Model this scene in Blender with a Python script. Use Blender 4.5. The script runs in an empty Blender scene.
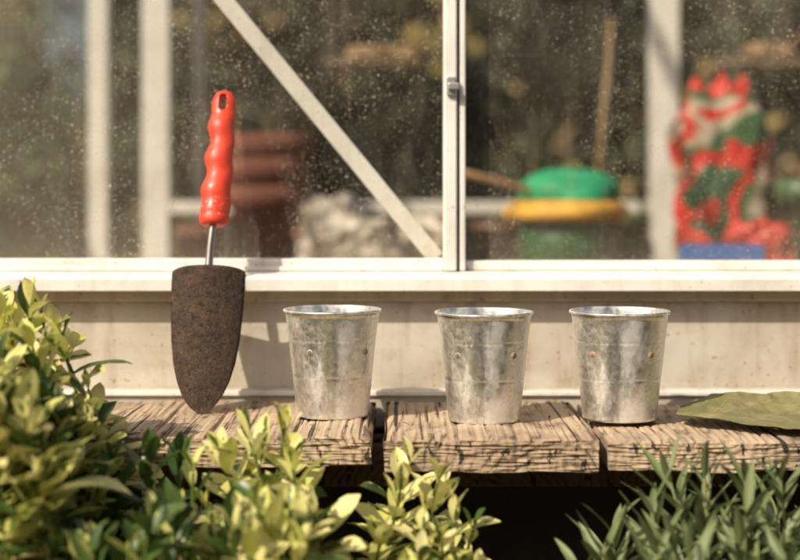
import bpy, bmesh, math, random
from mathutils import Vector, Matrix, noise
random.seed(7)
S = bpy.context.scene
COL = S.collection

# ------------------------------------------------------------ helpers
def link(o, parent=None):
    COL.objects.link(o)
    if parent is not None: o.parent = parent
    return o
def empty(name, loc=(0,0,0)):
    e = bpy.data.objects.new(name, None); e.empty_display_size = .02; e.location = loc
    COL.objects.link(e); return e
def meshobj(name, v, f, mat=None, parent=None, smooth=False, loc=(0,0,0)):
    me = bpy.data.meshes.new(name); me.from_pydata([tuple(p) for p in v], [], f); me.update()
    if mat: me.materials.append(mat)
    if smooth: me.polygons.foreach_set("use_smooth", [True]*len(me.polygons))
    o = bpy.data.objects.new(name, me); o.location = loc
    return link(o, parent)
def box(name, x0,x1,y0,y1,z0,z1, mat, parent=None, bev=0.0015):
    cx,cy,cz=(x0+x1)/2,(y0+y1)/2,(z0+z1)/2
    v=[(x-cx,y-cy,z-cz) for x in (x0,x1) for y in (y0,y1) for z in (z0,z1)]
    f=[(0,1,3,2),(4,6,7,5),(0,4,5,1),(2,3,7,6),(0,2,6,4),(1,5,7,3)]
    o=meshobj(name,v,f,mat,parent,loc=(cx,cy,cz))
    if bev:
        b=o.modifiers.new("bev","BEVEL"); b.width=bev; b.segments=2
    return o
def lathe(name, prof, mat, parent=None, seg=72, loc=(0,0,0), wob=0.0, seed=0.0):
    v=[];f=[]
    for (r,z) in prof:
        for k in range(seg):
            a=2*math.pi*k/seg
            rr=r
            if wob: rr=r*(1+wob*noise.noise(Vector((math.cos(a)*1.5+seed,math.sin(a)*1.5,z*25))))
            v.append((rr*math.cos(a),rr*math.sin(a),z))
    for i in range(len(prof)-1):
        for k in range(seg):
            k2=(k+1)%seg
            f.append((i*seg+k,i*seg+k2,(i+1)*seg+k2,(i+1)*seg+k))
    return meshobj(name,v,f,mat,parent,True,loc)
def tube(name, pts, rads, mat, parent=None, seg=12):
    v=[];f=[]
    pts=[Vector(p) for p in pts]
    for i,p in enumerate(pts):
        t=(pts[min(i+1,len(pts)-1)]-pts[max(i-1,0)]).normalized()
        a=t.orthogonal().normalized() if abs(t.z)<.9 else Vector((1,0,0)); a=(a-t*a.dot(t)).normalized(); b=t.cross(a)
        for k in range(seg):
            an=2*math.pi*k/seg
            v.append(p+(a*math.cos(an)+b*math.sin(an))*rads[i])
    n=len(pts)
    for i in range(n-1):
        for k in range(seg):
            k2=(k+1)%seg; f.append((i*seg+k,i*seg+k2,(i+1)*seg+k2,(i+1)*seg+k))
    f.append(tuple(range(seg))[::-1]); f.append(tuple((n-1)*seg+k for k in range(seg)))
    return meshobj(name,v,f,mat,parent,True)

class M:
    def __init__(s,name,**kw):
        s.m=bpy.data.materials.new(name); s.m.use_nodes=True; s.nt=s.m.node_tree
        s.b=s.nt.nodes["Principled BSDF"]; s.out=s.nt.nodes["Material Output"]
        for k,v in kw.items(): s.b.inputs[k.replace("_"," ")].default_value=v
    def n(s,t,ins=None,**props):
        nd=s.nt.nodes.new("ShaderNode"+t)
        for k,v in props.items(): setattr(nd,k,v)
        if ins:
            for k,v in ins.items():
                if isinstance(v,bpy.types.NodeSocket): s.nt.links.new(v,nd.inputs[k])
                else: nd.inputs[k].default_value=v
        return nd
    def l(s,a,b): s.nt.links.new(a,b)
    def math(s,op,a,b=0.0,clamp=False,c=None):
        d={0:a,1:b}
        if c is not None: d[2]=c
        return s.n("Math",d,operation=op,use_clamp=clamp).outputs[0]
    def coord(s,scale=(1,1,1),kind="Object"):
        tc=s.n("TexCoord"); mp=s.n("Mapping",{0:tc.outputs[kind],3:scale}); return mp.outputs[0]
    def noise(s,vec,scale,detail=3,rough=.5,dist=0.0):
        return s.n("TexNoise",{"Vector":vec,"Scale":scale,"Detail":detail,"Roughness":rough,"Distortion":dist}).outputs[0]
    def ramp(s,fac,stops):
        r=s.n("ValToRGB",{0:fac}); e=r.color_ramp.elements
        while len(e)<len(stops): e.new(.5)
        for i,(p,c) in enumerate(stops):
            e[i].position=p; e[i].color=(c if len(c)==4 else (*c,1)) if isinstance(c,tuple) else (c,c,c,1)
        return r.outputs[0]
    def mix(s,fac,a,b,bt='MIX'):
        m=s.n("MixRGB",blend_type=bt)
        for i,v in ((0,fac),(1,a),(2,b)):
            if isinstance(v,bpy.types.NodeSocket): s.l(v,m.inputs[i])
            else: m.inputs[i].default_value = v if not(isinstance(v,tuple) and len(v)==3) else (*v,1)
        return m.outputs[0]
    def bump(s,h,strength=.3,dist=.001):
        b=s.n("Bump",{"Height":h,"Strength":strength,"Distance":dist}); s.l(b.outputs[0],s.b.inputs["Normal"])
    def base(s,c): s.l(c,s.b.inputs["Base Color"])

# ------------------------------------------------------------ materials
def painted(name, col, dirt=(.30,.22,.13), amt=.5, rough=.45):
    m=M(name,Roughness=rough)
    c1=m.coord((1,1,1)); c2=m.coord((22,22,2.2))
    n1=m.noise(c1,9,5,.65); n2=m.noise(c2,2.2,4,.6); n3=m.noise(c1,160,2); n5=m.noise(c1,38,5,.7)
    f=m.math('MULTIPLY',m.ramp(n1,[(.42,0.0),(.75,1.0)]),amt)
    f2=m.math('MULTIPLY',m.ramp(n2,[(.52,0.0),(.74,1.0)]),amt*.7)
    f3=m.math('MULTIPLY',m.ramp(n3,[(.66,0.0),(.72,1.0)]),amt)
    f4=m.math('MULTIPLY',m.ramp(n5,[(.50,0.0),(.72,1.0)]),amt*.4)
    ft=m.math('ADD',m.math('ADD',m.math('ADD',f,f2),f4),f3,True)
    m.base(m.mix(ft,col,dirt)); m.bump(m.math('ADD',n1,m.math('MULTIPLY',n5,.5)),.2,.002)
    return m.m
white_paint=painted("weathered_white_frame",(.80,.775,.72),amt=.36)
cream_paint=painted("cream_base_panel",(.56,.52,.44),amt=.65,rough=.55)
wall_shade_m=painted("under_bench_shade",(.05,.042,.033),dirt=(.02,.015,.01),amt=.7,rough=.95)  # near-black colour puts the shade under the bench onto the lower wall

m=M("bare_aluminium",Base_Color=(.5,.48,.44,1),Metallic=.7,Roughness=.4); alu=m.m

def wood(name,light,mid,dark,x0=.05,z0=-.07,freq=700,grey=.5):
    m=M(name,Roughness=.85)
    tc=m.n("TexCoord"); oi=m.n("ObjectInfo")
    cx=m.n("CombineXYZ",{0:0.0,1:m.math('MULTIPLY',oi.outputs["Random"],7.0),2:0.0}).outputs[0]
    vec=m.n("VectorMath",{0:tc.outputs["Object"],1:cx},operation='ADD').outputs[0]
    lo=m.n("Mapping",{0:vec,3:(6,1.0,6)}).outputs[0]
    n1=m.noise(lo,2.6,4,.55)
    sp=m.n("SeparateXYZ",{0:vec})
    dx=m.math('SUBTRACT',sp.outputs[0],x0); tz=m.n("SeparateXYZ",{0:tc.outputs["Object"]}).outputs[2]
    dz=m.math('SUBTRACT',tz,z0)
    r=m.math('SQRT',m.math('ADD',m.math('MULTIPLY',dx,dx),m.math('MULTIPLY',dz,dz)))
    ph=m.math('ADD',m.math('MULTIPLY',r,freq),m.math('MULTIPLY',n1,36.0))
    sn=m.math('MULTIPLY_ADD',m.math('SINE',ph),.5,c=.5)
    sn=m.math('POWER',sn,.45)
    fade=m.ramp(m.noise(vec,26,4,.65),[(.36,.10),(.62,1.0)])
    sn=m.math('SUBTRACT',1.0,m.math('MULTIPLY',m.math('SUBTRACT',1.0,sn),fade))
    fib=m.noise(m.n("Mapping",{0:vec,3:(560,9,460)}).outputs[0],1.0,5,.75)
    big=m.noise(vec,14,4,.6)
    crack=m.ramp(m.noise(m.n("Mapping",{0:vec,3:(120,2.2,60)}).outputs[0],1.0,3,.55),[(.60,0.0),(.635,1.0)])
    h=m.math('ADD',m.math('MULTIPLY',sn,.48),m.math('MULTIPLY',fib,.66))
    c=m.ramp(h,[(.24,dark),(.50,mid),(.84,light)])
    c=m.mix(m.math('MULTIPLY',m.ramp(big,[(.38,0.0),(.68,1.0)]),grey),c,(.42,.345,.26))
    c=m.mix(m.math('MULTIPLY',m.math('SUBTRACT',1.0,m.ramp(h,[(.24,0.0),(.62,1.0)])),.85),c,dark)
    st=m.ramp(m.noise(vec,7,5,.7),[(.48,0.0),(.66,1.0)])
    c=m.mix(m.math('MULTIPLY',st,.5),c,(.13,.08,.045))
    c=m.mix(m.math('MULTIPLY',crack,.92),c,(.016,.011,.008))
    m.base(c)
    hh=m.math('SUBTRACT',h,m.math('MULTIPLY',crack,1.2))
    m.bump(hh,.85,.0015)
    return m.m
wood_a=wood("weathered_timber",(.50,.37,.25),(.28,.195,.12),(.055,.031,.018),grey=.35)
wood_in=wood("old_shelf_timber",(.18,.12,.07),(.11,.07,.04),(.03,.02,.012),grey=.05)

def galv():
    m=M("galvanised_zinc",Roughness=.42)
    c=m.coord((1,1,1)); cs=m.coord((1,1,.5))
    v=m.n("TexVoronoi",{"Vector":c,"Scale":260.0}).outputs["Color"]
    vs=m.n("SeparateColor",{0:v}).outputs[0]
    n1=m.noise(cs,75,6,.7,.8); n2=m.noise(cs,22,5,.65,.5)
    t=m.math('ADD',m.math('MULTIPLY',vs,.20),m.math('MULTIPLY',n1,.80))
    col=m.ramp(t,[(.30,(.52,.515,.485)),(.48,(.68,.67,.635)),(.70,(.92,.91,.86))])
    stain=m.ramp(n2,[(.48,0.0),(.60,1.0)])
    col=m.mix(m.math('MULTIPLY',stain,.45),col,(.84,.82,.76))
    dk=m.ramp(m.noise(c,36,6,.75,.4),[(.57,0.0),(.74,1.0)])
    col=m.mix(m.math('MULTIPLY',dk,.28),col,(.30,.28,.23))
    sp=m.ramp(m.noise(c,330,2),[(.68,0.0),(.74,1.0)])
    col=m.mix(m.math('MULTIPLY',sp,.4),col,(.18,.14,.10))
    m.base(col)
    m.l(m.ramp(t,[(.3,.26),(.7,.42)]),m.b.inputs["Roughness"])
    m.l(m.math('SUBTRACT',.92,m.math('MULTIPLY',stain,.44)),m.b.inputs["Metallic"])
    m.bump(m.math('ADD',m.math('MULTIPLY',n1,.5),m.math('MULTIPLY',vs,.12)),.2,.0009)
    return m.m
zinc=galv()
m=M("rust",Roughness=.9); m.base(m.ramp(m.noise(m.coord(),400,3),[(.35,(.26,.07,.02)),(.65,(.55,.20,.06))])); rust=m.m
m=M("rivet_metal",Base_Color=(.16,.12,.08,1),Metallic=.0,Roughness=.85); rivet=m.m
m=M("dull_zinc",Base_Color=(.42,.40,.35,1),Metallic=.3,Roughness=.7); dull=m.m

m=M("pitted_rusty_steel",Roughness=.62,Metallic=.0)
c=m.coord(); vn=m.noise(c,560,5,.75); n2=m.noise(c,55,6,.8); n3=m.noise(c,190,4,.65)
col=m.ramp(n2,[(.32,(.026,.017,.011)),(.50,(.050,.030,.018)),(.66,(.098,.054,.028))])
col=m.mix(m.math('MULTIPLY',m.ramp(vn,[(.54,0.0),(.66,1.0)]),.65),col,(.22,.15,.09))
col=m.mix(m.math('MULTIPLY',m.ramp(n3,[(.36,1.0),(.48,0.0)]),.8),col,(.010,.007,.005))
m.base(col); m.bump(m.math('ADD',m.math('MULTIPLY',vn,.9),m.math('MULTIPLY',n3,1.4)),1.0,.0017); steel_dark=m.m
m.b.inputs["Specular IOR Level"].default_value=.3
m=M("worn_edge_steel",Base_Color=(.24,.15,.08,1),Roughness=.5,Metallic=.4); edge_steel=m.m
m=M("dark_gap",Base_Color=(.05,.045,.04,1),Roughness=.7); gap=m.m
m=M("tang_steel",Base_Color=(.36,.33,.29,1),Roughness=.28,Metallic=.95); tang_m=m.m
m=M("red_rubber",Roughness=.36)
c=m.coord(); n1=m.noise(c,60,4)
col=m.ramp(n1,[(.3,(.58,.035,.014)),(.7,(.72,.070,.028))])
sz=m.n("SeparateXYZ",{0:m.n("TexCoord").outputs["Object"]}).outputs[2]
band=m.math('MULTIPLY',m.math('GREATER_THAN',sz,.206),m.math('LESS_THAN',sz,.226))
sp=m.math('GREATER_THAN',m.noise(m.coord((1,1,1.4)),330,2),.65)
col=m.mix(m.math('MULTIPLY',m.math('MULTIPLY',band,sp),.45),col,(.85,.62,.52))
dirt=m.ramp(m.noise(c,170,4,.7),[(.56,0.0),(.72,1.0)])
col=m.mix(m.math('MULTIPLY',dirt,.5),col,(.25,.05,.03))
m.base(col); m.bump(m.noise(c,500,2),.15,.0005)
m.l(m.ramp(m.noise(c,90,4,.7),[(.35,.28),(.65,.55)]),m.b.inputs["Roughness"]); red=m.m

# glass with dust film and dried splashes
m=M("dusty_glass")
nt=m.nt; nt.nodes.remove(m.b)
tc=m.n("TexCoord"); P=tc.outputs["Object"]
x=m.n("SeparateXYZ",{0:P})
n1=m.noise(P,5,5,.62); n4=m.noise(m.n("Mapping",{0:P,3:(14,14,3)}).outputs[0],2,5,.7)
patch=m.ramp(m.noise(P,9,4,.7),[(.40,.15),(.62,1.0)])
def specks(scale,rad,keep):
    vo=m.n("TexVoronoi",{"Vector":P,"Scale":scale})
    k=m.math('GREATER_THAN',m.n("SeparateColor",{0:vo.outputs["Color"]}).outputs[0],keep)
    s=m.n("MapRange",{0:vo.outputs["Distance"],1:rad*.2,2:rad,3:1.0,4:0.0}).outputs[0]
    return m.math('MULTIPLY',m.math('MULTIPLY',k,s),patch)
film=m.math('MULTIPLY',m.ramp(n1,[(.40,0.0),(.75,1.0)]),.08)
left=m.n("MapRange",{0:x.outputs[0],1:-.10,2:-.46,3:0.0,4:.065}).outputs[0]
streak=m.math('MULTIPLY',m.ramp(n4,[(.5,0.0),(.72,1.0)]),.07)
s1=m.math('MULTIPLY',specks(190,.34,.50),.38)
s2=m.math('MULTIPLY',specks(380,.42,.30),.30)
s3=m.math('MULTIPLY',specks(70,.17,.78),.40)
low=m.n("MapRange",{0:x.outputs[2],1:.21,2:.147,3:0.0,4:.08}).outputs[0]
d=m.math('ADD',m.math('ADD',m.math('ADD',film,left),m.math('ADD',m.math('ADD',s1,s3),s2)),m.math('ADD',m.math('ADD',streak,low),.010),True)
tr=m.n("BsdfTransparent",{0:(.95,.95,.92,1)}).outputs[0]
gl=m.n("BsdfGlossy",{"Color":(1,1,1,1),"Roughness":.03}).outputs[0]
lw=m.n("LayerWeight",{0:.5}).outputs["Facing"]
fr=m.math('MULTIPLY_ADD',m.math('POWER',lw,5.0),.85,c=.09)
a=m.n("MixShader",{0:fr,1:tr,2:gl}).outputs[0]
df=m.n("BsdfDiffuse",{0:(.70,.61,.46,1)}).outputs[0]
b=m.n("MixShader",{0:d,1:a,2:df}).outputs[0]
m.l(b,m.out.inputs[0]); glass=m.m
m=M("roof_glass"); m.nt.nodes.remove(m.b)
a=m.n("MixShader",{0:.08,1:m.n("BsdfTransparent",{0:(.94,.94,.92,1)}).outputs[0],2:m.n("BsdfDiffuse",{0:(.7,.68,.6,1)}).outputs[0]}).outputs[0]
m.l(a,m.out.inputs[0]); glass2=m.m

def leafmat(name, green1, green2, cream, rough=.38, trans=.28):
    m=M(name,Roughness=rough)
    at=m.n("Attribute",attribute_name="lc"); ac=m.n("SeparateColor",{0:at.outputs["Color"]})
    uv=m.n("UVMap").outputs[0]; us=m.n("SeparateXYZ",{0:uv})
    e=m.math('ABSOLUTE',m.math('MULTIPLY_ADD',us.outputs[0],2.0,c=-1.0))
    P=m.n("TexCoord").outputs["Object"]
    n1=m.noise(P,110,3,.6)
    v=m.math('ADD',m.math('MULTIPLY',e,.7),m.math('MULTIPLY',m.math('SUBTRACT',n1,.5),1.3))
    th=m.math('MULTIPLY_ADD',ac.outputs[0],-1.5,c=1.25)
    f=m.ramp(m.math('ADD',m.math('SUBTRACT',v,th),.5),[(.46,0.0),(.54,1.0)])
    g=m.mix(ac.outputs[1],green1,green2)
    g=m.mix(m.math('MULTIPLY',m.ramp(m.noise(P,60,2),[(.45,0.0),(.55,1.0)]),.5),g,green2)
    rib=m.math('LESS_THAN',e,.06)
    g=m.mix(m.math('MULTIPLY',rib,.45),g,(green2[0]*2.2,green2[1]*1.7,green2[2]*1.5))
    cr=m.mix(ac.outputs[1],cream,(cream[0]*.78,cream[1]*.86,cream[2]*.46))
    c=m.mix(f,g,cr)
    br=m.ramp(m.noise(P,75,4,.7),[(.66,0.0),(.72,1.0)])
    c=m.mix(m.math('MULTIPLY',br,.45),c,(.16,.10,.03))
    m.base(c)
    m.bump(m.math('ADD',m.math('MULTIPLY',n1,.5),m.math('MULTIPLY',e,.3)),.25,.001)
    t=m.n("BsdfTranslucent",{0:c}).outputs[0]
    mx=m.n("MixShader",{0:trans,1:m.b.outputs[0],2:t}).outputs[0]
    m.l(mx,m.out.inputs[0]); return m.m
euo=leafmat("variegated_leaf",(.030,.074,.018),(.090,.150,.030),(.84,.76,.36),rough=.34,trans=.30)
sage=leafmat("narrow_leaf",(.115,.16,.058),(.21,.255,.105),(.3,.35,.15),rough=.5,trans=.3)
hedge_m=leafmat("hedge_leaf",(.012,.022,.008),(.075,.085,.026),(.40,.26,.13),rough=.6,trans=.2)
tree_m=leafmat("tree_leaf",(.018,.040,.012),(.085,.13,.040),(.40,.35,.13),rough=.5,trans=.25)
m=M("stem_bark",Roughness=.7); m.base(m.ramp(m.noise(m.coord(),90,3),[(.3,(.10,.13,.04)),(.7,(.22,.20,.09))])); stem_m=m.m
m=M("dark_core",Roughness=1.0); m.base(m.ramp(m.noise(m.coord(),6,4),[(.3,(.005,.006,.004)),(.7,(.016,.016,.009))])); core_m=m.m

# ------------------------------------------------------------ ground
m=M("soil",Roughness=1.0); c=m.coord()
col=m.ramp(m.noise(c,9,8,.7),[(.3,(.02,.014,.009)),(.55,(.05,.036,.022)),(.75,(.05,.06,.02))])
m.base(col); m.bump(m.noise(c,30,6,.7),.8,.02)
N=40; v=[];f=[]
for i in range(N+1):
    for j in range(N+1):
        v.append(((i/N-.5)*2*150,(j/N-.5)*2*150,-.52))
for i in range(N):
    for j in range(N):
        a=i*(N+1)+j; f.append((a,a+N+1,a+N+2,a+1))
meshobj("ground",v,f,m.m)

# ------------------------------------------------------------ greenhouse
gh=empty("greenhouse")
XL,XR=-1.6,1.7
box("base_panel",XL,XR,.123,.150,-.0345,.118,cream_paint,gh)
box("lower_wall_shade",XL,XR,.118,.150,-.515,-.035,wall_shade_m,gh)  # lower part of the base panel, under-bench shade painted into its colour
box("base_flange",XL,XR,.1125,.1228,-.03,.012,cream_paint,gh,.002)
box("base_flange_lip",XL,XR,.1085,.1123,.005,.0105,white_paint,gh,.001)
box("panel_cap",XL,XR,.1165,.1228,.106,.1175,cream_paint,gh,.001)
prof=[(.094,.119),(.094,.131),(.097,.1345),(.121,.138),(.150,.138),(.150,.1182),(.098,.1182)]
v=[(xx,y,z) for xx in (XL,XR) for (y,z) in prof]; n=len(prof)
f=[(i,(i+1)%n,n+(i+1)%n,n+i) for i in range(n)]+[tuple(range(n)),tuple(range(2*n-1,n-1,-1))]
meshobj("window_sill",v,f,white_paint,gh)
ZT=.95
box("sash_rail_bottom_a",XL,.0469,.124,.142,.1385,.1515,white_paint,gh)
box("sash_rail_lip_a",XL,.0469,.1195,.1238,.1385,.1435,white_paint,gh,.0008)
box("sash_stile_a",.0472,.0615,.116,.150,.1385,ZT,white_paint,gh,.002)
box("sash_stile_groove",.0616,.0640,.126,.150,.1385,ZT,gap,gh,0)
box("sash_stile_b",.0641,.0708,.120,.156,.1385,ZT,white_paint,gh,.0015)
box("sash_rail_bottom_b",.0709,XR,.130,.150,.1385,.1490,white_paint,gh)
box("latch_plate",.0500,.0600,.111,.1158,.328,.348,alu,gh,.001)
box("latch_tongue",.0515,.0635,.106,.1109,.334,.341,alu,gh,.001)
box("sash_rail_top",XL,XR,.118,.158,ZT+.0005,ZT+.04,white_paint,gh)
def pane(name,pts,mat):
    meshobj(name,pts,[tuple(range(len(pts)))],mat,gh)
pane("glass_pane_left",[(XL,.1425,.145),(.050,.1425,.145),(.050,.1425,ZT),(XL,.1425,ZT)],glass)
pane("glass_pane_right",[(.068,.1465,.145),(XR,.1465,.145),(XR,.1465,ZT),(.068,.1465,ZT)],glass)
def bar(name,p,q,w,t,mat,parent):
    p=Vector(p);q=Vector(q); d=(q-p).normalized(); s=Vector((d.z,0,-d.x)).normalized(); yv=Vector((0,1,0))
    v=[]
    for e in (p,q):
        for a,b in ((-w/2,0),(w/2,0),(w/2,t),(-w/2,t)): v.append(e+s*a+yv*b)
    f=[(0,1,2,3),(7,6,5,4),(0,4,5,1),(1,5,6,2),(2,6,7,3),(3,7,4,0)]
    o=meshobj(name,v,f,mat,parent); b=o.modifiers.new("b","BEVEL"); b.width=.001; return o
bar("wind_brace",(-.6126,.157,.945),(.0405,.157,.150),.0190,.002,white_paint,gh)
bar("wind_brace_web",(-.6196,.1592,.945),(.0335,.1592,.150),.002,.014,white_paint,gh)
YF=1.40
for i,(a,b) in enumerate([(-1.55,-1.51),(-1.05,-1.01),(-.603,-.567),(-.499,-.447),(.486,.540),(1.0,1.04),(1.5,1.54)]):
    box("far_post_%d"%i,a,b,YF,YF+.04,-.5,1.0,white_paint,gh)
box("far_rail_low",-.446,.485,YF+.002,YF+.03,.180,.204,white_paint,gh)
box("far_rail_low_b",.541,.999,YF+.002,YF+.03,.180,.204,white_paint,gh)
box("far_rail_top",XL,XR,YF-.01,YF+.05,1.001,1.04,white_paint,gh)
box("far_post_slim",-.428,-.405,YF+.2,YF+.22,-.5,1.0,alu,gh)
for i in range(6):
    x=XL+.02+i*(XR-XL-.04)/5
    bm_p=[(x-.012,.14,.991),(x+.012,.14,.991),(x+.012,.77,1.55),(x-.012,.77,1.55),(x-.012,.14,1.01),(x+.012,.14,1.01),(x+.012,.77,1.575),(x-.012,.77,1.575)]
    ff=[(0,1,2,3),(7,6,5,4),(0,4,5,1),(1,5,6,2),(2,6,7,3),(3,7,4,0)]
    meshobj("rafter_front_%d"%i,bm_p,ff,white_paint,gh)
    meshobj("rafter_back_%d"%i,[(p[0],1.565-p[1],p[2]+.05*(1 if p[1]<.5 else 0)) for p in bm_p],ff,white_paint,gh)
box("ridge",XL,XR,.77,.80,1.55,1.60,white_paint,gh)
pane("roof_glass_front",[(XL,.14,1.012),(XR,.14,1.012),(XR,.77,1.578),(XL,.77,1.578)],glass2)
for s,xx in (("a",XL),("b",XR)):
    pane("end_glass_"+s,[(xx,.16,-.5),(xx,1.40,-.5),(xx,1.40,1.0),(xx,.78,1.55),(xx,.16,1.0)],glass2)
    box("end_post_"+s,xx-.02,xx+.02,.74,.78,-.5,1.54,white_paint,gh)

# ------------------------------------------------------------ timber bench
bench=empty("wooden_bench")
def plank(name,x0,x1,yf,yb,zt,th,seed):
    cx=(x0+x1)/2; nx=150; ny=60; nz=22; w=x1-x0
    def edge(x,z):
        return .0035*noise.noise(Vector((x*14+seed,z*30,1)))+.0026*noise.noise(Vector((x*40+seed,z*520,3)))+.0012*noise.noise(Vector((x*200+seed,z*90,3)))
    def top(x,y):
        g=.0011*noise.noise(Vector((x*260+seed,y*4,0)))+.0024*noise.noise(Vector((x*18+seed,y*5,4)))
        g-=.0026*max(0,noise.noise(Vector((x*150+seed*3,y*3,9)))-.3)*4
        u=abs((x-cx)/(w/2)); g-=.007*max(0,(u-.93)/.07)**2*(1+.8*noise.noise(Vector((x,y*25,seed))))
        g-=.005*max(0,noise.noise(Vector((x*30,seed,7)))+.1)*max(0,1-(y-yf)/.025)
        return g
    v=[];f=[]
    def grid(fn,a,b,flip=False):
        base=len(v)
        for i in range(a+1):
            for j in range(b+1): v.append(fn(i/a,j/b))
        for i in range(a):
            for j in range(b):
                q=(base+i*(b+1)+j,base+(i+1)*(b+1)+j,base+(i+1)*(b+1)+j+1,base+i*(b+1)+j+1)
                f.append(q[::-1] if flip else q)
    def P(s,t,k):
        x=x0+w*s; y=yf+(yb-yf)*t; z=-th*(1-k)
        wob=.0024*noise.noise(Vector((y*9,z*40,seed+ (0 if s<.5 else 5))))
        if k>=.999: z=top(x,y)-( .003*max(0,1-t/.02)**2)
        elif k<=.001: z+=.003*noise.noise(Vector((x*20,y*5,seed)))
        if t<=0.0001: y+=edge(x,z)
        if s<=.0001 or s>=.9999: x+=wob
        return Vector((x-cx,y,z))
    grid(lambda a,b:P(a,b,1),nx,ny)
    grid(lambda a,b:P(a,b,0),nx,4,True)
    grid(lambda a,b:P(a,0,b),nx,nz)
    grid(lambda a,b:P(a,1,b),nx,nz,True)
    grid(lambda a,b:P(0,a,b),ny,nz,True)
    grid(lambda a,b:P(1,a,b),ny,nz)
    o=meshobj(name,v,f,wood_a,bench,False,(cx,0,zt))
    bm=bmesh.new(); bm.from_mesh(o.data); bmesh.ops.remove_doubles(bm,verts=bm.verts,dist=.0002)
    bmesh.ops.recalc_face_normals(bm,faces=bm.faces); bm.to_mesh(o.data); bm.free()
    return o
plank("plank_1",-.62,-.328,-.135,.107,-.001,.027,11)
plank("plank_2",-.322,-.0265,-.128,.107,.0,.027,2.3)
plank("plank_3",-.0145,.1810,-.140,.107,.0,.030,5.1)
plank("plank_4",.1895,.4150,-.137,.107,-.003,.027,8.7)
plank("plank_5",.4210,.65,-.130,.107,-.001,.027,13)
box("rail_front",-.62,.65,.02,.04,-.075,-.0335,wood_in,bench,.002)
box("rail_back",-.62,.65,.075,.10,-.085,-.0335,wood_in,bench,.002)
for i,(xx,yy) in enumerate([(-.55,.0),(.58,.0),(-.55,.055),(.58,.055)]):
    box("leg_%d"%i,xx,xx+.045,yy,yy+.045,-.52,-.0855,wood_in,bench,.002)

# ------------------------------------------------------------ galvanised pots
def pot(x,y,rr,seed,rot,rusty):
    e=empty("galvanized_pot",(x,y,.0012)); e.rotation_euler=(0,0,rot)
    H=.1035; rb=rr*.725
    def R(z): return rb+(rr*.955-rb)*(z/H)
    pr=[(rb*.2,.004),(rb*.93,.004),(rb*.955,.0),(rb*1.005,.0),(rb*1.02,.0015),(rb*1.015,.0035),(R(.006),.006)]
    z=.010
    while z<H-.004:
        bp_=0
        for zc in (.0405,.0775): bp_-=.00045*math.exp(-((z-zc)/.0008)**2)
        pr.append((R(z)+bp_,z)); z+=.0011
    rt=R(H)
    for k in range(13):
        a=-math.pi*.6+ k/12*math.pi*1.55
        pr.append((rt+.0009+.0016*math.cos(a),H+.0012+.0016*math.sin(a)))
    pr+=[(rt-.0012,H-.002),(R(.06)-.001,.06),(R(.01)-.001,.01),(rb*.9,.0055),(.001,.0055)]
    lathe("pot_body",pr,zinc,e,96,wob=.017,seed=seed)
    for a in (-math.pi/2-.70,-math.pi/2+.70):
        r=R(.066)
        for nm,rad,mt,dr in (("rivet_washer",.0034,dull,0),("rivet",.0024,rust if rusty else rivet,.0006)):
            bm=bmesh.new(); bmesh.ops.create_uvsphere(bm,u_segments=16,v_segments=8,radius=rad)
            me=bpy.data.meshes.new(nm); bm.to_mesh(me); bm.free(); me.materials.append(mt)
            me.polygons.foreach_set("use_smooth",[True]*len(me.polygons))
            o=bpy.data.objects.new(nm,me); o.location=((r+dr)*math.cos(a),(r+dr)*math.sin(a),.066); o.scale=(1,.25 if dr==0 else .5,1); o.rotation_euler=(0,0,a+math.pi/2); link(o,e)
    a=math.pi*.1
    tube("side_seam",[(R(z)*1.002*math.cos(a),R(z)*1.002*math.sin(a),z) for z in (.005,.05,.1)],[.001]*3,zinc,e,6)
    return e
pot(-.0675,.000,.0490,1.0,.20,False)
pot(.0823,-.030,.0480,4.0,.0,False)
pot(.2166,-.020,.0498,9.0,-.08,True)

# ------------------------------------------------------------ trowel
tw=empty("garden_trowel",(-.2005,.014,.0005)); tw.rotation_euler=(math.radians(-17.5),math.radians(.4),0)
LB=.153
def hw(t):
    pts=[(0,.0),(.008,.0055),(.03,.0105),(.07,.0155),(.13,.0208),(.22,.0262),(.34,.0308),(.50,.0342),(.72,.0364),(.95,.0374),(1,.0370)]
    for (a,b),(c,d) in zip(pts,pts[1:]):
        if t<=c: return b+(d-b)*(t-a)/(c-a)
    return pts[-1][1]
v=[];f=[];nt_=70;nu=24
for i in range(nt_+1):
    t=(i/nt_)**1.5; w=hw(t)
    for j in range(nu+1):
        u=j/nu*2-1
        z=LB*t - (.0035*abs(u)**6 if t>.97 else 0)
        v.append((u*w,-.006+.015*(u*w/.037)**2+.004*(1-t)**2*1.0,z))
for i in range(nt_):
    for j in range(nu):
        a=i*(nu+1)+j; f.append((a,a+1,a+nu+2,a+nu+1))
bl=meshobj("blade",v,f,steel_dark,tw,True)
bl.data.materials.append(edge_steel)
so=bl.modifiers.new("s","SOLIDIFY"); so.thickness=.0020; so.offset=1; so.material_offset_rim=1; so.use_even_offset=False
tube("tang",[(0,.0015,.118),(0,.0035,.140),(.0002,.0035,.152),(.0012,.001,.175),(.003,-.001,.195),(.004,-.001,.215)],[.0025,.0042,.0043,.0041,.0041,.0041],tang_m,tw,20)
v=[];f=[];seg=40;n=70; z0,z1=.197,.348
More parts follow.
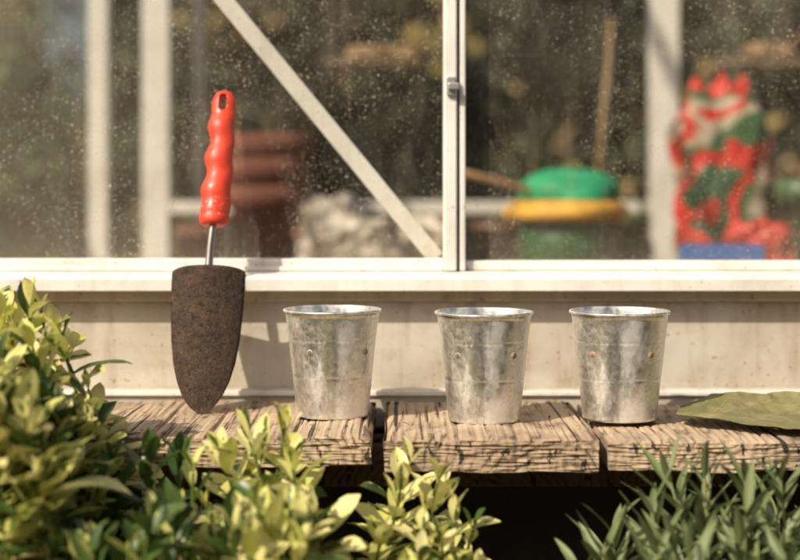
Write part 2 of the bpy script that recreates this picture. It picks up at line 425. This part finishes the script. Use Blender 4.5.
for i in range(n+1):
    s=i/n; z=z0+(z1-z0)*s
    rx=.0160-.0038*s; ry=.0135-.0030*s
    wav=.0015*math.sin(s*math.pi*2*4.2+1.0)*max(0,min(1,(s-.12)/.08))*max(0,min(1,(.86-s)/.08))
    if s<.05: k=math.sqrt(max(0,1-(1-s/.05)**2)); rx*=.72+.28*k; ry*=.72+.28*k
    if .06<s<.10: rx*=.955; ry*=.955
    if s>.90: k=math.sqrt(max(0,1-((s-.90)/.10)**2)); rx*=.25+.75*k; ry*=.35+.65*k
    if s>.72: ry*=1-.25*min(1,(s-.72)/.15)
    cx=.0035+.0055*s+ .0012*math.sin(s*math.pi)
    for k in range(seg):
        a=2*math.pi*k/seg; ca,sa=math.cos(a),math.sin(a)
        x=cx+rx*ca+(wav*1.5 if ca<0 else wav*.5)*-abs(ca)
        v.append((x,-.001+ry*sa - wav*.8*(1 if sa<0 else 0)*abs(sa),z))
for i in range(n):
    for k in range(seg):
        k2=(k+1)%seg; f.append((i*seg+k,i*seg+k2,(i+1)*seg+k2,(i+1)*seg+k))
f.append(tuple(range(seg))[::-1]); f.append(tuple(n*seg+k for k in range(seg)))
hd=meshobj("handle",v,f,red,tw,True)
cv=[];cf=[];K=24
for yy in (-.03,.03):
    for k in range(K):
        a=2*math.pi*k/K; zz=math.sin(a)*.0042+(.0056 if math.sin(a)>0 else -.0056)
        cv.append((.0085+math.cos(a)*.0042,yy,.3335+zz))
cf=[tuple(range(K)),tuple(range(2*K-1,K-1,-1))]+[(k,K+k,K+(k+1)%K,(k+1)%K)for k in range(K)]
cut=meshobj("cut",cv,cf,red,tw)
bm=bmesh.new(); bm.from_mesh(cut.data); bmesh.ops.recalc_face_normals(bm,faces=bm.faces); bm.to_mesh(cut.data); bm.free()
bm=bmesh.new(); bm.from_mesh(hd.data); bmesh.ops.recalc_face_normals(bm,faces=bm.faces); bm.to_mesh(hd.data); bm.free()
bo=hd.modifiers.new("b","BOOLEAN"); bo.object=cut; bo.operation='DIFFERENCE'; bo.solver='EXACT'
bpy.context.view_layer.update()
dg=bpy.context.evaluated_depsgraph_get(); nm=bpy.data.meshes.new_from_object(hd.evaluated_get(dg))
hd.modifiers.clear(); hd.data=nm
bpy.data.objects.remove(cut)

# ------------------------------------------------------------ leaves
class Leaves:
    def __init__(s): s.v=[];s.f=[];s.uv=[];s.c=[]
    def leaf(s,o,d,up,L,W,col,curl=.3,fold=.25,shape='ob',na=7,nu=4):
        d=d.normalized(); side=d.cross(up)
        if side.length<1e-4: side=d.orthogonal()
        side.normalize(); nrm=side.cross(d).normalized()
        base=len(s.v); tw=random.uniform(-.5,.5); sb=random.uniform(-.25,.25)
        for i in range(na+1):
            t=i/na
            if shape=='ob': w=math.sin(math.pi*min(1,t**1.25*.985+.012))**.75*(1 if t>.08 else .55)
            elif shape=='lan': w=math.sin(math.pi*min(1,t**.85*.97+.025))**.8
            else: w=math.sin(math.pi*min(1,t*.98+.01))**.6
            if i==na: w=.03
            c=o+d*(L*(t-.18*abs(curl)*t*t))-nrm*(L*curl*t*t*.5)+side*(L*sb*t*t*.5)
            sd=(side*math.cos(tw*t)+nrm*math.sin(tw*t))
            for j in range(nu+1):
                u=j/nu*2-1
                s.v.append(c+sd*(u*w*W/2)+nrm*(abs(u)*w*W*fold*.5 + .03*W*math.sin(t*9+j*2)))
                s.uv.append((j/nu,t)); s.c.append(col)
        for i in range(na):
            for j in range(nu):
                a=base+i*(nu+1)+j; s.f.append((a,a+1,a+nu+2,a+nu+1))
    def stem(s,p,q,r):
        d=(q-p).normalized(); a=d.orthogonal().normalized(); b=d.cross(a); base=len(s.v)
        for e,rr in ((p,r),(q,r*.8)):
            for k in range(5):
                an=k*2*math.pi/5; s.v.append(e+(a*math.cos(an)+b*math.sin(an))*rr); s.uv.append((.5,.5)); s.c.append((.0,.9,0,1))
        for k in range(5): s.f.append((base+k,base+(k+1)%5,base+5+(k+1)%5,base+5+k))
    def build(s,name,mat,parent=None):
        o=meshobj(name,s.v,s.f,mat,parent,True); me=o.data
        uvl=me.uv_layers.new(name="UVMap"); ca=me.color_attributes.new("lc",'FLOAT_COLOR','POINT')
        ca.data.foreach_set("color",[x for c in s.c for x in c])
        li=[0]*len(me.loops); me.loops.foreach_get("vertex_index",li)
        uvl.data.foreach_set("uv",[x for i in li for x in s.uv[i]])
        return o
def U(a,b): return random.uniform(a,b)
def shoot(LV,tip,length,yel,ls=1.0,lean=None):
    lean=lean or Vector((U(-.35,.3),U(-.4,.1),1)).normalized()
    base=tip-lean*length; ang=U(0,6.28); n=max(3,int(length/.0125)); prev=base
    for i in range(n+1):
        t=i/n; p=base.lerp(tip,t)+Vector((math.sin(t*3+ang)*.004,math.cos(t*3)*.004,0))
        if i: LV.stem(prev,p,.0017)
        prev=p
        dtip=(1-t)*length
        spread=math.radians(min(74,16+dtip*950)+U(-14,14))
        L=(.028+min(.022,dtip*.7))*ls*U(.7,1.2); W=L*U(.36,.48)
        a0=ang+i*1.57
        for sgn in (0,math.pi):
            if random.random()<.15 and dtip>.01: continue
            a=a0+sgn+U(-.35,.35)
            out=Vector((math.cos(a),math.sin(a),0))
            d=lean*math.cos(spread)+out*math.sin(spread)
            y=yel*(1.0 if dtip<.06 else .9 if dtip<.09 else .7)
            y=(U(.66,1.0) if random.random()<y*.92 else U(.0,.50))
            LV.leaf(p,d,lean*.9+out*-.3 if spread>.2 else -out,L,W,(y,random.random(),0,1),curl=U(-.15,.6),fold=U(.1,.5))

def interp(tab,x):
    if x<=tab[0][0]: return tab[0][1]
    for (a,b),(c,d) in zip(tab,tab[1:]):
        if x<=c: return b+(d-b)*(x-a)/(c-a)
    return tab[-1][1]
A=Leaves()
topA=[(-.42,.120),(-.34,.115),(-.305,.110),(-.275,.045),(-.25,-.008),(-.18,-.012),(-.15,-.025),(-.128,-.01),(-.10,.0),(-.085,-.015),(-.06,-.065),(-.045,-.12)]
yelA=[(-.42,.95),(-.27,.95),(-.25,.6),(-.20,.30),(-.165,.4),(-.14,.95),(-.06,.95)]
hero=[(-.375,-.15,.112,1),(-.362,-.16,.120,1),(-.350,-.15,.106,1),(-.334,-.155,.122,1),(-.318,-.15,.118,1),(-.303,-.16,.098,1),(-.293,-.15,.070,1),(-.310,-.19,.070,1),(-.276,-.17,.050,.95),(-.345,-.20,.07,.9),(-.31,-.22,.04,.8),(-.275,-.2,.018,.7),(-.245,-.20,-.01,.4),(-.215,-.21,-.010,.2),(-.19,-.20,-.005,.2),(-.172,-.22,-.015,.4),
 (-.155,-.20,-.008,.9),(-.132,-.21,.010,1),(-.102,-.20,.020,1.0),(-.088,-.22,-.002,1),(-.112,-.30,-.025,1.0),(-.135,-.31,-.045,1.0),(-.08,-.30,-.045,.95),(-.068,-.24,-.045,.8)]
for x,y,z,ye in hero: shoot(A,Vector((x,y,z)),.12,ye,1.0)
for k in range(125):
    x=U(-.46,-.070); y=U(-.34,-.16); h=interp(topA,x)
    z=h-.02-abs(random.gauss(0,1))*.065
    if z<-.2: z=U(-.16,h-.03)
    ye=interp(yelA,x)*(1 if random.random()<.75 else .3)
    shoot(A,Vector((x,y,z)),.10,ye,U(.85,1.15))
oA=A.build("variegated_shrub",euo)
B=Leaves()
for x,y,z,ye in [(.005,-.18,-.015,.95),(-.004,-.2,-.035,.9),(.030,-.19,-.030,.95),(.05,-.2,-.05,.8),(-.015,-.22,-.065,.9),(.022,-.23,-.05,1),(.062,-.2,-.068,.7),(.038,-.24,-.07,.9),(.012,-.26,-.08,.9),(.068,-.23,-.095,.4)]:
    shoot(B,Vector((x,y,z)),.11,ye,.86)
for k in range(16):
    x=U(-.02,.06); shoot(B,Vector((x,U(-.28,-.17),U(-.17,-.08))),.09,U(.3,.95),.86)
oB=B.build("variegated_shrub",euo)

C=Leaves()
def spray(tip,length,n,L0,lean):
    lean=lean.normalized(); base=tip-lean*length; prev=base; ang=U(0,6)
    for i in range(n):
        t=i/(n-1); p=base.lerp(tip,t)
        if i: C.stem(prev,p,.0015)
        prev=p; a=ang+i*2.4; out=Vector((math.cos(a),math.sin(a),0))
        sp=math.radians(60-36*t+U(-12,14)); d=lean*math.cos(sp)+out*math.sin(sp)
        L=L0*U(.75,1.15)*(1-.35*t*t); C.leaf(p,d,lean-out*.3,L,L*U(.13,.185),(U(0,.3),random.random(),0,1),curl=U(-.15,.5),fold=U(.2,.5),shape='lan',na=8,nu=4)
topC=[(.11,-.105),(.15,-.070),(.19,-.040),(.225,-.010),(.25,-.006),(.29,-.018),(.33,-.004),(.36,-.008),(.42,-.01)]
for x,y,z in [(.17,-.22,-.082),(.185,-.20,-.067),(.235,-.19,-.024),(.215,-.22,-.045),(.262,-.21,-.022),(.30,-.20,-.028),(.325,-.22,-.022),(.29,-.24,-.048)]:
    spray(Vector((x,y,z)),.09,13,.07,Vector((U(-.35,.2),U(-.25,.1),1)))
for k in range(54):
    x=U(.16,.44); y=U(-.32,-.18); h=interp(topC,x)-.035
    z=h-.015-abs(random.gauss(0,1))*.05
    spray(Vector((x,y,z)),U(.07,.11),random.randint(9,13),U(.058,.08),Vector((U(-.45,.35),U(-.3,.1),1)))
spray(Vector((.152,-.22,-.095)),.08,10,.055,Vector((-.6,-.1,1)))
spray(Vector((.135,-.24,-.115)),.08,10,.055,Vector((-.8,-.1,1)))
oC=C.build("sage_plant",sage)

# ------------------------------------------------------------ big fallen leaf on bench
m=M("drying_leaf",Roughness=.75)
uv=m.n("UVMap").outputs[0]; us=m.n("SeparateXYZ",{0:uv})
e=m.math('ABSOLUTE',m.math('SUBTRACT',us.outputs[0],.5))
wv=m.noise(m.coord(),25,2)
vein=m.math('FRACT',m.math('MULTIPLY',m.math('ADD',m.math('SUBTRACT',us.outputs[1],m.math('MULTIPLY',e,.55)),m.math('MULTIPLY',wv,.15)),7.0))
vv=m.math('MAXIMUM',m.math('LESS_THAN',vein,.045),m.math('LESS_THAN',e,.012))
c=m.ramp(m.noise(m.coord(),34,6,.7),[(.3,(.11,.115,.038)),(.52,(.20,.18,.075)),(.72,(.32,.25,.12))])
c=m.mix(m.math('MULTIPLY',m.ramp(m.noise(m.coord(),90,4,.7),[(.58,0.0),(.68,1.0)]),.5),c,(.12,.075,.03))
c=m.mix(m.math('MULTIPLY',vv,.35),c,(.36,.32,.17)); m.base(c)
m.bump(m.math('SUBTRACT',m.noise(m.coord(),80,4,.6),m.math('MULTIPLY',vv,.6)),.8,.002)
D=Leaves()
v0=Vector((.268,-.045,.006))
d=Vector((1,.05,0)).normalized(); sd=Vector((-.05,1,0)).normalized(); L,W=.25,.15
na,nu=60,28
for i in range(na+1):
    t=i/na; w=math.sin(math.pi*min(1,t**.8*.97+.01))**.8*W/2*(1+.05*math.sin(t*40)+.03*math.sin(t*97))
    for j in range(nu+1):
        u=j/nu*2-1
        p=v0+d*(L*t)+sd*(u*w); p.z=.0035+.016*max(0,u)**1.5*math.sin(math.pi*t)+.005*(1+math.sin(t*7+1))*.6+.003*noise.noise(Vector((u*2,t*6,1)))+.0016*noise.noise(Vector((u*6,t*18,1)))
        D.v.append(p); D.uv.append((j/nu,t)); D.c.append((0,0,0,1))
for i in range(na):
    for j in range(nu):
        a=i*(nu+1)+j; D.f.append((a,a+1,a+nu+2,a+nu+1))
D.build("fallen_leaf",m.m)
Q=Leaves()
for k in range(90):
    x=U(-.3,.38); y=U(-.11,.1)
    Q.leaf(Vector((x,y,.0035)),Vector((U(-1,1),U(-1,1),.15)),Vector((0,0,1)),U(.003,.010),U(.0012,.0035),(.2,random.random(),0,1),na=3,nu=2)
m=M("dry_litter",Base_Color=(.2,.12,.05,1),Roughness=.9)
Q.build("leaf_litter",m.m)

# ------------------------------------------------------------ inside the greenhouse
pt=empty("potting_table")
TZ=.085
for i in range(5):
    box("board_%d"%i,-.75,1.05,.55+i*.15,.55+i*.15+.146,TZ-.02,TZ,wood_in,pt,.002)
for xx in (-.72,.98):
    for yy in (.57,1.22): box("table_leg",xx,xx+.05,yy,yy+.05,-.52,TZ-.0205,wood_in,pt)
def noisy(name,c1,c2,r=.9,sc=20):
    mm=M(name,Roughness=r); mm.base(mm.ramp(mm.noise(mm.coord(),sc,4),[(.35,c1),(.65,c2)])); return mm.m
terra=noisy("terracotta",(.12,.042,.028),(.20,.075,.048))
def tpot(x,y,z,r,h,mat=None,name="terracotta_pot"):
    pr=[(.002,0),(r*.66,0),(r*.9,h*.72),(r*1.0,h*.72),(r*1.02,h),(r*.9,h),(r*.86,h*.75),(r*.6,h*.08),(.002,h*.08)]
    return lathe(name,pr,mat or terra,None,40,(x,y,z))
for (x,y,z,r,h) in [(-.245,1.28,TZ,.075,.15),(-.243,1.28,TZ+.045,.078,.155),(-.238,1.28,TZ+.09,.078,.155),(-.36,1.2,TZ,.045,.075),(-.15,1.2,TZ,.042,.07)]: tpot(x,y,z,r,h)
def sack(name,loc,sz,mat,seed,amp=.16,parent=None):
    bm=bmesh.new(); bmesh.ops.create_icosphere(bm,subdivisions=5,radius=1)
    for q in bm.verts:
        p=q.co.copy(); n=p.normalized()
        k=(abs(n.x)**4+abs(n.y)**4+abs(n.z)**4)**-.25
        p=n*k*.85
        w=noise.noise(n*2.2+Vector((seed,0,0)))*amp+abs(noise.noise(n*5+Vector((0,seed,0))))*amp*.7
        p*=1+w; q.co=Vector((p.x*sz[0],p.y*sz[1],p.z*sz[2]+sz[2]*.85))
        if q.co.z<0: q.co.z=0
    me=bpy.data.meshes.new(name); bm.to_mesh(me); bm.free(); me.materials.append(mat)
    me.polygons.foreach_set("use_smooth",[True]*len(me.polygons))
    o=bpy.data.objects.new(name,me); o.location=loc; return link(o,parent)
m=M("white_polythene",Roughness=.35); m.base(m.ramp(m.noise(m.coord(),30,4),[(.4,(.60,.54,.46)),(.6,(.22,.17,.13))])); wp=m.m
sack("plastic_bag",(-.085,1.05,TZ),(.085,.06,.050),wp,2.1,.4)
sack("plastic_bag",(.05,1.15,TZ),(.05,.05,.05),wp,5.1,.4)
sack("plastic_bag",(-.12,1.24,TZ),(.06,.05,.070),wp,7.7,.4)
def plain(name,c,r=.4):
    return noisy(name,(c[0]*.75,c[1]*.75,c[2]*.75),(c[0]*1.1,c[1]*1.1,c[2]*1.1),r,35)
tb=empty("plastic_tub",(.285,1.05,TZ))
lathe("tub_body",[(.002,0),(.074,0),(.080,.03),(.086,.085),(.082,.087),(.002,.087)],plain("dark_green_plastic",(.02,.09,.03)),tb,40)
lathe("tub_band",[(.084,.088),(.100,.092),(.104,.102),(.100,.114),(.086,.124),(.002,.124)],plain("yellow_plastic",(.78,.42,.06),.6),tb,40,wob=.16)
lathe("tub_lid",[(.086,.1245),(.090,.137),(.084,.152),(.066,.166),(.038,.176),(.002,.179)],plain("green_plastic",(.02,.34,.15),.6),tb,40,wob=.20)
m=M("printed_sack",Roughness=.5)
n1=m.noise(m.coord((1,1,1)),8,2,.4,.6)
r_=m.n("ValToRGB",{0:n1}); r_.color_ramp.interpolation='CONSTANT'
el=r_.color_ramp.elements
for i in range(3): el.new(.5)
for i,(p,c) in enumerate([(0,(.03,.09,.04)),(.38,(.55,.03,.02)),(.50,(.06,.14,.06)),(.55,(.44,.37,.27)),(.60,(.55,.05,.03))]): el[i].position=p; el[i].color=(*c,1)
m.base(r_.outputs[0]); ps=m.m
sack("compost_sack",(.565,1.16,TZ),(.085,.05,.180),ps,3.3,.40)
sack("seed_bag",(.575,.90,TZ),(.055,.03,.05),plain("red_plastic",(.50,.03,.02)),8.3,.35)
tr_=empty("plastic_tray",(.480,.72,TZ))
bp=plain("blue_plastic",(.03,.15,.52))
box("tray_base",-.055,.045,-.04,.04,0.0005,.004,bp,tr_); box("tray_front",-.055,.045,-.044,-.0402,0.0005,.060,bp,tr_); box("tray_back",-.055,.045,.0402,.044,0.0005,.060,bp,tr_)
box("tray_side",-.059,-.0552,-.044,.044,0.0005,.060,bp,tr_); box("tray_side_b",.0452,.049,-.044,.044,0.0005,.060,bp,tr_)
# more clutter
tpot(.175,1.22,TZ,.045,.085,plain("brown_plastic",(.12,.06,.03)),"plant_pot")
tpot(.405,1.22,TZ,.045,.10,plain("olive_plastic",(.07,.10,.03)),"plant_pot")
tpot(.700,1.10,TZ,.050,.16,plain("moss_plastic",(.06,.12,.05)),"plant_pot")
sack("burlap_bag",(.40,1.30,TZ),(.07,.04,.05),plain("sacking",(.26,.17,.09),.9),12.4,.3)
sack("burlap_bag",(.74,1.25,TZ),(.08,.04,.10),plain("sacking_b",(.20,.12,.06),.9),14.4,.3)
cane=tube("bamboo_cane",[(.10,.95,.255),(.22,1.0,.225),(.33,1.05,.19)],[.006,.006,.006],plain("bamboo",(.35,.2,.09)),None,8)
tube("bamboo_cane",[(.36,1.3,.05+TZ),(.40,1.33,.55)],[.006,.005],plain("bamboo_b",(.30,.19,.09)),None,8)
sh=empty("wall_shelf")
box("shelf_board_a",-.14,.04,1.27,1.37,.455,.468,wood_in,sh,.002)
box("shelf_board_b",.60,1.2,1.27,1.37,.455,.470,wood_in,sh,.002)
tpot(.78,1.32,.4705,.04,.045)
sack("burlap_bag",(-.03,1.32,.4685),(.07,.03,.016),plain("burlap",(.30,.20,.11),.9),4.4,.3)
sack("burlap_bag",(.69,1.32,.4705),(.05,.03,.018),plain("burlap_b",(.32,.20,.11),.9),6.4,.3)

# ------------------------------------------------------------ hedges & trees outside
def hedge(name,x0,x1,y0,y1,hfun,n,size,seed,tan=.12):
    random.seed(seed); H=Leaves()
    e=empty(name)
    for k in range(n):
        x=U(x0,x1); h=hfun(x)*(1+.18*noise.noise(Vector((x*1.7,seed,0))))
        y=U(y0,y1) if random.random()<.35 else y0+abs(random.gauss(0,.22))
        z=-.5+(h+.5)*random.random()**.8
        y+=.35*noise.noise(Vector((x*1.6,z*1.6,seed)))
        g=noise.noise(Vector((x*2.6,y*2.6,z*2.6)))
        if g<.02: continue
        d=Vector((U(-1,1),U(-1,1),U(-.6,1)))
        cl=noise.noise(Vector((x*3+9,z*3,seed)))
        tt=tan*(4 if cl>.22 else .3)
        H.leaf(Vector((x,y,z)),d,Vector((U(-.5,.5),-1,U(0,1))),size*U(.6,1.4),size*U(.35,.6),((.9 if random.random()<tt else U(0,.35)),max(0,min(1,.4+cl*1.5+U(-.3,.3))),0,1),na=2,nu=2)
    H.build("foliage",hedge_m,e)
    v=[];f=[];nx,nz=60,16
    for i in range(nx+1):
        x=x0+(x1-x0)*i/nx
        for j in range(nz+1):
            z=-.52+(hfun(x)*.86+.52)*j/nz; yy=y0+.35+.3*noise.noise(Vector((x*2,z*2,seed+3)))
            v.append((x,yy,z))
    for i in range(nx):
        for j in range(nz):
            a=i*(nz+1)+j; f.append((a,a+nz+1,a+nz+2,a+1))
    meshobj("dark_core_sheet",v,f,core_m,e,True)  # bumpy near-black sheet added as the hedge's dark inside
    return e
def hb(x):
    if x<-2.3: return .9
    if -1.42<x<-1.12: return .55
    return 2.3
hedge("hedge",-4.2,4.2,4.2,5.4,hb,13000,.10,21,.22)
hedge("hedge",-7,7,-6.0,-6.8,lambda x:2.4+.5*math.sin(x*1.3),4500,.16,33,.05)  # unseen, added behind the camera for dark-green reflections in the glass
random.seed(5)
tt=empty("broadleaf_tree")
tube("trunk",[(-1.35,3.2,-.52),(-1.33,3.2,.1),(-1.40,3.25,.8),(-1.35,3.2,1.6)],[.06,.05,.04,.02],stem_m,tt,10)
for k,(a,b) in enumerate([((-1.37,3.22,.4),(-1.75,3.1,1.0)),((-1.38,3.22,.6),(-1.05,3.3,1.1)),((-1.38,3.22,.9),(-1.6,3.4,1.5))]):
    tube("limb_%d"%k,[a,b],[.025,.01],stem_m,tt,8)
T=Leaves()
cl=[(Vector((-1.30+U(-.36,.30),3.2+U(-.35,.35),U(-.35,1.5))),U(.14,.28)) for _ in range(34)]
for c0,r in cl:
    g0=random.random()
    for k in range(150):
        T.leaf(c0+Vector((random.gauss(0,1),random.gauss(0,1),random.gauss(0,1)))*r*.55,Vector((U(-1,1),U(-1,1),U(-1,1))),Vector((0,-.5,1)),U(.04,.07),U(.02,.035),(U(0,.35),max(0,min(1,g0+U(-.3,.3))),0,1),na=2,nu=2)
T.build("crown",tree_m,tt)

# ------------------------------------------------------------ light
sunv=Vector((-.54,-.52,.66)).normalized()
el_=math.asin(sunv.z)
w=bpy.data.worlds.new("World"); S.world=w; w.use_nodes=True
sk=w.node_tree.nodes.new("ShaderNodeTexSky"); sk.sky_type='NISHITA'; sk.sun_disc=False
sk.sun_elevation=el_; sk.sun_rotation=math.atan2(sunv.x,sunv.y); sk.dust_density=6.0; sk.ozone_density=.4
bg=w.node_tree.nodes["Background"]; bg.inputs[1].default_value=.11
w.node_tree.links.new(sk.outputs[0],bg.inputs[0])
sl=bpy.data.lights.new("sun","SUN"); sl.energy=5.0; sl.angle=math.radians(.5); sl.color=(1,.895,.73)
so_=bpy.data.objects.new("sun",sl); so_.rotation_euler=sunv.to_track_quat('Z','Y').to_euler(); so_.location=(-3,-3,4); COL.objects.link(so_)

# ------------------------------------------------------------ camera
cam=bpy.data.cameras.new("camera"); co=bpy.data.objects.new("camera",cam); COL.objects.link(co)
co.location=(0,-1.5,.226); co.rotation_euler=(math.radians(90),0,0)
cam.sensor_width=36; cam.lens=67.5; cam.shift_y=-.1125; cam.clip_start=.05; cam.clip_end=1000
cam.dof.use_dof=True; cam.dof.focus_distance=1.45; cam.dof.aperture_fstop=2.6
S.camera=co
S.view_settings.view_transform='Standard'; S.view_settings.look='None'; S.view_settings.exposure=0
